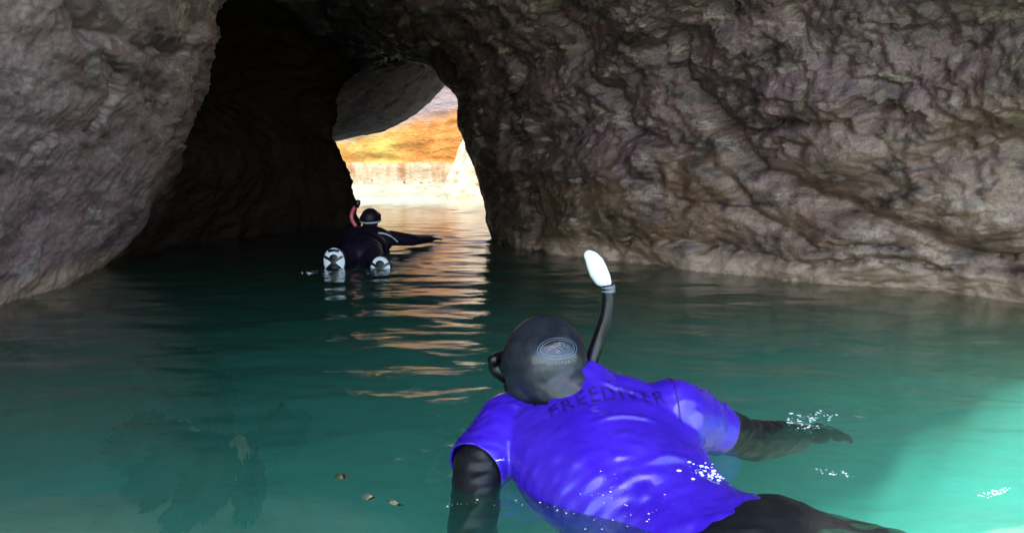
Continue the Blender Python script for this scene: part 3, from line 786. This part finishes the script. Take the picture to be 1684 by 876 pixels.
def cut(co, no, test=None):
    """cleanly trims everything on the far side of a plane (a hem)"""
    fs = [f for f in bm.faces if test is None or test(f.calc_center_median())]
    g = set(fs)
    for f in fs: g.update(f.verts); g.update(f.edges)
    bmesh.ops.bisect_plane(bm, geom=list(g), dist=1e-5, plane_co=co, plane_no=no, clear_outer=True)
cut(hipline + fwd * -.018, -fwd)
cut(LSL + lend * .016, lend, lambda c: (c - LSL).length < .105 and c.x < .01 and c.y < 1.55)
cut(RSH.lerp(REL, .40) + rend * .008, rend, lambda c: c.x > .45)
cut(NECK + axis * .050, axis, lambda c: (c - NECK - axis * (c - NECK).dot(axis)).length < .10 and (c - NECK).dot(axis) > .02)
bm.to_mesh(SH.data); bm.free()
solidify(SH, .004)
SH['label'] = 'wet violet short-sleeved top'

# hood, open at the face
def hood_b(bm):
    g = .006
    prim_ell(bm, HC, (.080 + g, .098 + g, .098 + g), HROT)
    prim_ell(bm, HC + look * .030 - crown * .045, (.060 + g, .066 + g, .062 + g), HROT)
    prim_cap(bm, NECK + Vector((.01, -.02, -.01)), .076, HC + Vector((.012, -.03, -.035)), .070)
def hood_disp(co):
    n = fbm(co, 1, 3, .9, stretch=(16, 16, 26))
    up = (co - np.array(HC)) @ np.array(crown)
    return n * .0012
HD = remeshed('hood', hood_b, .004, 10, hood_disp, M['hood'], P1)
def keep_hood(c):
    v = c - HC
    if v.dot(look) > .062 and abs(v.dot(ear)) < .062 and abs(v.dot(crown) + .01) < .082: return False
    return True
keep_faces(HD, keep_hood); solidify(HD, .004)

from mathutils.bvhtree import BVHTree
def bvh(o):
    return BVHTree.FromPolygons([v.co for v in o.data.vertices], [p.vertices[:] for p in o.data.polygons])
def decal(name, bm, frame, target, mat, parent, lift=.0012, th=.0012):
    """drapes a flat mesh (metres, x right, y up) over a surface; frame = (centre, x, y, inward)"""
    c, X_, Y_, N_ = frame
    dl = []
    for v in bm.verts:
        p = c + X_ * v.co.x + Y_ * v.co.y - N_ * .12
        h, n, i, d = target.ray_cast(p, N_, .35)
        if h is None: dl.append(v)
        else: v.co = h + n.normalized() * lift * (1 if n.dot(N_) < 0 else -1)
    if dl: bmesh.ops.delete(bm, geom=dl, context='VERTS')
    me = bpy.data.meshes.new(name); bm.to_mesh(me); bm.free()
    return link_mesh(name, me, mat, parent)
def stroke_bm(paths, wdt, step=.002):
    bm = bmesh.new()
    for pts in paths:
        P_ = np.array(pts, float); seg = np.linalg.norm(np.diff(P_, axis=0), axis=1); L = seg.sum(); n = max(2, int(L / step))
        cm = np.concatenate([[0], np.cumsum(seg)]); t = np.linspace(0, L, n)
        x = np.interp(t, cm, P_[:, 0]); y = np.interp(t, cm, P_[:, 1])
        tx, ty = np.gradient(x), np.gradient(y); l = np.hypot(tx, ty) + 1e-9
        a_ = [bm.verts.new((x[i] - ty[i] / l[i] * wdt / 2, y[i] + tx[i] / l[i] * wdt / 2, 0)) for i in range(n)]
        b_ = [bm.verts.new((x[i] + ty[i] / l[i] * wdt / 2, y[i] - tx[i] / l[i] * wdt / 2, 0)) for i in range(n)]
        for i in range(n - 1): bm.faces.new((a_[i], b_[i], b_[i + 1], a_[i + 1]))
    return bm
hb = bvh(HD)
vd = (at(917, 573, 1.52) - Vector((0, 0, CAM_Z))).normalized()
hit = hb.ray_cast(Vector((0, 0, CAM_Z)), vd, 5)
EC, EN = hit[0], -hit[1].normalized()
if EN.dot(vd) < 0: EN = -EN
EX = Vector((1, .1, .10)); EX = (EX - EN * EX.dot(EN)).normalized(); EY = EX.cross(-EN).normalized() * -1
if EY.z < 0: EY = -EY
el = lambda a, b, x=0, y=0, n=40: [(x + a * math.cos(k * 2 * math.pi / n), y + b * math.sin(k * 2 * math.pi / n)) for k in range(n + 1)]
paths = [el(.040, .0215), el(.0345, .0168), [(-.024, -.006), (-.016, -.001), (-.006, .001), (.002, .006), (.006, .012)], [(-.006, .011), (-.003, .004), (.004, -.002), (.009, -.010)],
         [(.012, .010), (.012, .002), (.018, -.002), (.022, .004)], [(-.004, -.009), (.001, -.006), (.004, -.010)], el(.004, .003, .004, .008, 12), el(.0035, .003, -.001, -.008, 12)]
decal('emblem', stroke_bm(paths, .0015, .0015), (EC, EX, EY, EN), hb, M['emblem'], HD, .0062)
# small lettering under the emblem
tick = []
for k in range(7):
    x = -.024 + k * .0068
    tick += [[(x, -.026), (x + .0012, -.032)], [(x + .001, -.0262), (x + .0040, -.0265), (x + .0036, -.0318)]]
decal('lettering', stroke_bm(tick, .0011, .001), (EC, EX, EY, EN), hb, M['emblem'], HD, .0056)
# raised band of the mask strap round the back of the head
def head_ring(h0, tilt, w_, g, mat, name, parent, front=True):
    n_ = 96; bm = bmesh.new(); ra = []
    for i in range(n_ + 1):
        a_ = i / n_ * 2 * math.pi; row = []
        for k in (-1, -.5, 0, .5, 1):
            dv = ear * math.cos(a_) + look * math.sin(a_)
            o_ = HC + crown * (k * w_ / 2 + (EC - HC).dot(crown) * .5 * (1 - math.sin(a_)))
            h = hb.ray_cast(o_ + dv.normalized() * .3, -dv.normalized(), .4)
            p = h[0] if h[0] is not None else o_ + dv.normalized() * .1
            row.append((p, dv.normalized(), k))
        ra.append(row)
    vs = []
    for row in ra:
        r_ = []
        for p, dn, k in row: r_.append(bm.verts.new(p + dn * (g if abs(k) < .9 else g * .2)))
        vs.append(r_)
    for i in range(n_):
        if front is False and .12 < i / n_ < .38: continue
        for k in range(4):
            bm.faces.new((vs[i][k], vs[i][k + 1], vs[i + 1][k + 1], vs[i + 1][k]))
    bmesh.ops.recalc_face_normals(bm, faces=bm.faces)
    me = bpy.data.meshes.new(name); bm.to_mesh(me); bm.free()
    return link_mesh(name, me, mat, parent)
# mask: frame, lens, nose pocket, strap
def mask_b(bm):
    c = HC + look * .098 + crown * .010
    prim_ell(bm, c, (.078, .030, .044), HROT); prim_ell(bm, c + look * .012 - crown * .035, (.020, .026, .022), HROT)
    for s_ in (-1, 1): prim_ell(bm, c + ear * .080 * s_ - look * .018, (.012, .016, .013), HROT)
MK = remeshed('mask', mask_b, .004, 6, None, M['black_plastic'], P1)
lens = remeshed('lens', lambda bm: [prim_ell(bm, HC + look * .122 + crown * .013 + ear * .033 * s_, (.029, .010, .027), HROT) for s_ in (-1, 1)], .003, 3, None, M['glass'], MK)
head_ring(0, 0, .062, .0045, M['strap'], 'strap', MK, False)

# snorkel on the right side of the head
SY = 1.60
pts = [at(968, 628, SY), at(972, 596, SY), at(984, 560, SY + .01), at(996, 525, SY + .01), at(1001, 495, SY + .01), at(998, 468, SY + .01)]
SN = tube('snorkel', pts, [.0145, .0150, .0150, .0145, .0140, .0135], M['black_plastic'], P1, 16, 8, 0)
def tip_b(bm):
    pr = [(998, 466, .011), (990, 457, .0195), (984, 446, .0215), (979, 434, .0205), (974, 425, .0165), (969, 420, .0125)]
    for (x0, y0, r0), (x1, y1, r1) in zip(pr[:-1], pr[1:]):
        prim_cap(bm, at(x0, y0, SY + .01), r0, at(x1, y1, SY + .01), r1, .7, 4)
tipo = remeshed('tip', tip_b, .0028, 3, None, M['white_plastic'], SN)
for k in range(2):
    p0 = at(1000, 474 + 6 * k, SY + .01); tube('collar', [p0, p0 + Vector((0, 0, .003)), p0 + Vector((-.0005, 0, .006))], .0162, M['grey_rubber'], SN, 16, 2)
# clip holding the snorkel to the strap, and mouthpiece going round to the mouth
tube('mouthpiece', [at(968, 628, SY), at(958, 646, SY + .02), HC + look * .08 - crown * .075 + ear * .05, HC + look * .10 - crown * .065], [.0135, .013, .012, .012], M['grey_rubber'], SN)

# print across the shoulders
def text_bm(body, size, bold=0):
    cu_ = bpy.data.curves.new('t', 'FONT'); cu_.body = body; cu_.size = size; cu_.align_x = 'CENTER'; cu_.align_y = 'CENTER'; cu_.offset = bold; cu_.resolution_u = 3
    cu_.space_character = 1.25
    o = bpy.data.objects.new('t', cu_); COL.objects.link(o)
    dg = bpy.context.evaluated_depsgraph_get(); me = bpy.data.meshes.new_from_object(o.evaluated_get(dg)); bpy.data.objects.remove(o)
    bm = bmesh.new(); bm.from_mesh(me); bpy.data.meshes.remove(me)
    bmesh.ops.triangulate(bm, faces=bm.faces)
    for _ in range(4):
        e = [e_ for e_ in bm.edges if e_.calc_length() > .006]
        if not e: break
        bmesh.ops.subdivide_edges(bm, edges=e, cuts=1); bmesh.ops.triangulate(bm, faces=bm.faces)
    return bm
sb = bvh(SH)
TC = Vector((.200, 1.478, .2)); TX = Vector((1, .20, .02)).normalized(); TY = Vector((-.20, .97, .12)).normalized()
M['seam'] = plain('violet_seam', (.015, .004, .17), .5, .3)
for sm_ in ([(-.122, .02), (-.128, .05), (-.126, .09)], [(.150, -.03), (.146, .06), (.152, .13)]): decal('seam', stroke_bm([sm_], .0035, .004), (Vector((.2, 1.49, .25)), Vector((1, 0, 0)), Vector((0, 1, 0)), Vector((0, 0, -1))), sb, M['seam'], SH, .0012)
decal('print', text_bm('FREEDIVER', .044, .0004), (TC, TX, TY, Vector((0, 0, -1))), sb, M['print'], SH, .0011)

# ---- the far snorkeller
P2 = empty('person', (-1.1, 5.5, 0))
tag(P2, 'distant snorkeller in dark wetsuit with pink snorkel, swimming away towards the bright tunnel mouth', 'person')
H2 = at(609, 358, 6.15)
def body2(bm):
    prim_ell(bm, H2, (.078, .095, .082)); prim_ell(bm, H2 + Vector((0, .04, -.05)), (.055, .06, .06))
    prim_ell(bm, H2 + Vector((0, .10, -.02)), (.012, .016, .02))
    for s_ in (-1, 1): prim_ell(bm, H2 + Vector((.03 * s_, .085, .01)), (.013, .012, .009)); prim_ell(bm, H2 + Vector((.08 * s_, 0, -.01)), (.012, .02, .03))
    prim_ell(bm, H2 + Vector((0, .09, -.06)), (.024, .014, .008))
    n_ = H2 + Vector((0, -.06, -.11)); prim_cap(bm, H2 + Vector((0, -.02, -.05)), .06, n_, .065)
    prim_ell(bm, (-1.18, 5.95, .075), (.215, .15, .125)); prim_ell(bm, (-1.16, 5.75, .045), (.175, .17, .12)); prim_ell(bm, (-1.13, 5.52, .035), (.15, .15, .11)); prim_ell(bm, (-1.11, 5.36, .02), (.165, .14, .110))
    rs, re, rw = Vector((-1.00, 6.02, .09)), Vector((-.84, 6.22, .055)), Vector((-.73, 6.50, .04))
    prim_cap(bm, rs, .065, re, .050); prim_cap(bm, re, .048, rw, .034); hand(bm, rw, (.45, .85, -.05), (0, 0, -1), -1)
    ls, le, lw = Vector((-1.36, 6.0, .07)), Vector((-1.50, 6.2, -.04)), Vector((-1.46, 6.46, -.10))
    prim_cap(bm, ls, .064, le, .048); prim_cap(bm, le, .046, lw, .033); hand(bm, lw, (.1, .9, -.1), (0, 0, -1), 1)
    for hx, kx, fx, fz in ((-1.17, -1.16, -1.175, -.01), (-1.04, -.98, -.865, -.035)):
        prim_cap(bm, (hx, 5.34, .03), .088, (kx, 5.05, -.10), .060); prim_cap(bm, (kx, 5.05, -.10), .058, (fx, 4.86, fz - .01), .042)
B2 = remeshed('body', body2, .0075, 8, None, M['navy'], P2)
B2.data.materials.append(M['skin'])
for f in B2.data.polygons:
    c_ = f.center - H2
    if c_.y > .045 and abs(c_.x) < .06 and c_.length < .14: f.material_index = 1
# boots with white soles and a black cross
for (cx, cz, ry, sx, szz) in ((-1.175, .042, 8, .92, .90), (-.870, -.002, -6, .86, .76)):
    cc = Vector((cx, 4.80, cz))
    def boot_b(bm):
        prim_ell(bm, cc + Vector((0, .030, 0)), (.080 * sx, .045, .100 * szz)); prim_cap(bm, cc + Vector((0, .03, .02)), .060, cc + Vector((0, .12, -.03)), .048)
        prim_cap(bm, cc + Vector((0, .02, -.05)), .060, cc + Vector((0, .02, -.17)), .075, 1, 4)
    BT = remeshed('boot', boot_b, .006, 5, None, M['neoprene'], P2)
    def sole_b(bm):
        prim_ell(bm, cc + Vector((0, -.004, .0)), (.078 * sx, .020, .104 * szz)); prim_ell(bm, cc + Vector((0, .0, -.085)), (.082 * sx, .020, .06))
    SO = remeshed('sole', sole_b, .005, 4, None, M['sole'], BT)
    so = bvh(SO)
    ps = [[(-.062 * sx, -.095), (-.045, -.045), (-.004, -.005), (.035, .022), (.064 * sx, .035)], [(.062 * sx, -.095), (.045, -.045), (.004, -.005), (-.035, .022), (-.064 * sx, .035)],
          [(.066 * sx * math.cos(t), .035 + .045 * szz * math.sin(t)) for t in np.linspace(.0, math.pi, 16)]]
    decal('cross_band', stroke_bm(ps, .017, .006), (cc, Vector((1, 0, 0)), Vector((0, 0, 1)), Vector((0, 1, 0))), so, M['black_plastic'], SO, .004)
pk = [at(585, 372, 6.12), at(579, 362, 6.12), at(578, 352, 6.12), at(582, 343, 6.12), at(586, 338, 6.12)]
S2 = tube('snorkel', pk, [.016, .016, .016, .016, .015], M['pink_plastic'], P2)
tube('tip', [at(586, 341, 6.12), at(588, 335, 6.12), at(590, 329, 6.12)], [.018, .024, .016], M['black_plastic'], S2)
tube('mouthpiece', [at(585, 372, 6.12), at(592, 376, 6.14), H2 + Vector((-.03, .10, -.07))], .014, M['black_plastic'], S2)
m2 = remeshed('mask', lambda bm: prim_ell(bm, H2 + Vector((0, .085, .012)), (.078, .035, .042)), .006, 3, None, M['black_plastic'], P2)
strap = []
for i in range(25):
    a_ = math.pi + i / 24 * math.pi
    strap.append(H2 + Vector((.082 * math.cos(a_), .099 * math.sin(a_), -.028 + .01 * math.sin(a_))))
tube('strap', strap, .006, M['piping'], m2, 8, 2)
b2 = bvh(B2); cam_o = Vector((0, 0, CAM_Z)); line = []
for x, y in ((622, 383), (632, 384), (642, 388), (649, 393), (654, 398)):
    h = b2.ray_cast(cam_o, (at(x, y, 6) - cam_o).normalized(), 9)
    if h[0] is not None: line.append(h[0] - (at(x, y, 6) - cam_o).normalized() * .004)
if len(line) > 2: tube('piping', line, .006, M['piping'], B2, 8, 3)

# ------------------------------------------------------------------ foam, drops, modelled glints and floating bits
M['foam'] = plain('white_foam_and_glints', (.78, .84, .84), .35, .5)
M['leaf'] = plain('faded_leaf', (.40, .36, .20), .7, .3, 40, .4)
def water_pt(px_, py_):
    d = at(px_, py_, 1.0) - Vector((0, 0, CAM_Z)); t = -CAM_Z / d.z
    p = Vector((0, 0, CAM_Z)) + d * t
    return Vector((p.x, p.y, float(wave_h(np.array([p.x]), np.array([p.y]))[0])))
bm = PB(); rr = random.Random(5)
def foam_and_glint_run(a, b, n, sp, r0, r1):
    for i in range(n):
        t = rr.random(); x = a[0] + (b[0] - a[0]) * t + rr.gauss(0, sp[0]); y = a[1] + (b[1] - a[1]) * t + rr.gauss(0, sp[1])
        p = water_pt(x, y); r_ = r0 + (r1 - r0) * rr.random() ** 3
        prim_ell(bm, p, (r_ * (1 + rr.random()), r_, r_ * .35), Euler((0, 0, rr.random() * 3)).to_matrix(), 2)
foam_and_glint_run((1305, 690), (1370, 682), 60, (12, 4), .0006, .0035)
foam_and_glint_run((1300, 690), (1340, 703), 120, (12, 6), .0004, .0028)
foam_and_glint_run((1400, 680), (1420, 682), 5, (5, 3), .001, .003)
foam_and_glint_run((1340, 772), (1405, 782), 26, (8, 3), .0006, .0035)
foam_and_glint_run((1612, 812), (1660, 802), 26, (4, 2), .001, .0035)  # white specks modelled in place of highlights on the water
foam_and_glint_run((740, 830), (850, 826), 14, (8, 3), .0006, .002)
foam_and_glint_run((880, 800), (990, 876), 30, (12, 8), .0005, .0022)
foam_and_glint_run((510, 446), (545, 450), 26, (10, 2), .002, .007)
foam_and_glint_run((600, 450), (645, 446), 16, (8, 2), .002, .006)
foam_and_glint_run((700, 630), (780, 720), 12, (20, 20), .0005, .0014)
me = bm.mesh('foam')  # foam, and the specks that stand for highlights on the water
tag(link_mesh('foam', me, M['foam']), 'white foam, bubbles and modelled glints on the water round the two snorkellers', 'foam', None, 'stuff')
# beads of water on the top; white specks at the hip also stand for glints
bm = PB()
def drops(a, b, n, sp, r0, r1):  # water drops, and specks for the glints at the hip
    for i in range(n):
        t = rr.random(); x = a[0] + (b[0] - a[0]) * t + rr.gauss(0, sp); y = a[1] + (b[1] - a[1]) * t + rr.gauss(0, sp * .5)
        dv = (at(x, y, 1.5) - cam_o).normalized(); h = sb.ray_cast(cam_o, dv, 3)
        if h[0] is None: continue
        r_ = r0 + (r1 - r0) * rr.random() ** 3
        prim_ell(bm, h[0] - dv * .0005, (r_ * (1 + 1.3 * rr.random()), r_, r_ * .6), None, 2)
drops((1145, 770), (1200, 782), 130, 14, .0005, .0034)
drops((1190, 778), (1260, 782), 50, 7, .0006, .0035)
drops((1190, 785), (1320, 775), 40, 10, .0006, .0028)
drops((980, 790), (1060, 860), 30, 26, .0004, .0016)
drops((755, 750), (835, 757), 16, 3, .0005, .0022)
me = bm.mesh('drops_and_glints')
tag(link_mesh('drops_and_glints', me, M['foam']), 'white water drops and modelled glints on the violet top of the near snorkeller', 'drops', None, 'stuff')

def leaf(p, L, w_, rz, lb):
    bm = bmesh.new(); n = 9; A = []; Bv = []
    for i in range(n):
        t = i / (n - 1); x = (t - .5) * L; ww = w_ * math.sin(math.pi * min(1, t * .92 + .04)) ** .8 * (1 + .25 * math.sin(t * 9 + rz))
        A.append(bm.verts.new((x, ww / 2 + .15 * w_ * math.sin(t * 4), .002 * math.sin(t * 7)))); Bv.append(bm.verts.new((x, -ww / 2 + .15 * w_ * math.sin(t * 4), .002 * math.cos(t * 6))))
    for i in range(n - 1): bm.faces.new((A[i], Bv[i], Bv[i + 1], A[i + 1]))
    bmesh.ops.solidify(bm, geom=bm.faces[:], thickness=.0015)
    bm.transform(Matrix.Translation(p + Vector((0, 0, .002))) @ Matrix.Rotation(rz, 4, 'Z'))
    me = bpy.data.meshes.new('floating_leaf'); bm.to_mesh(me); bm.free()
    tag(link_mesh('floating_leaf', me, M['leaf']), lb, 'leaf', 'faded leaves drifting at the surface')
leaf(water_pt(562, 784), .030, .030, .3, 'pale yellowish leaf floating left of the near snorkeller, farthest of the three')
leaf(water_pt(606, 822), .028, .022, -.3, 'broad faded leaf floating between the other two, left of the black sleeve')
leaf(water_pt(650, 832), .042, .012, -.5, 'slim reddish-brown leaf floating nearest to the black sleeve')
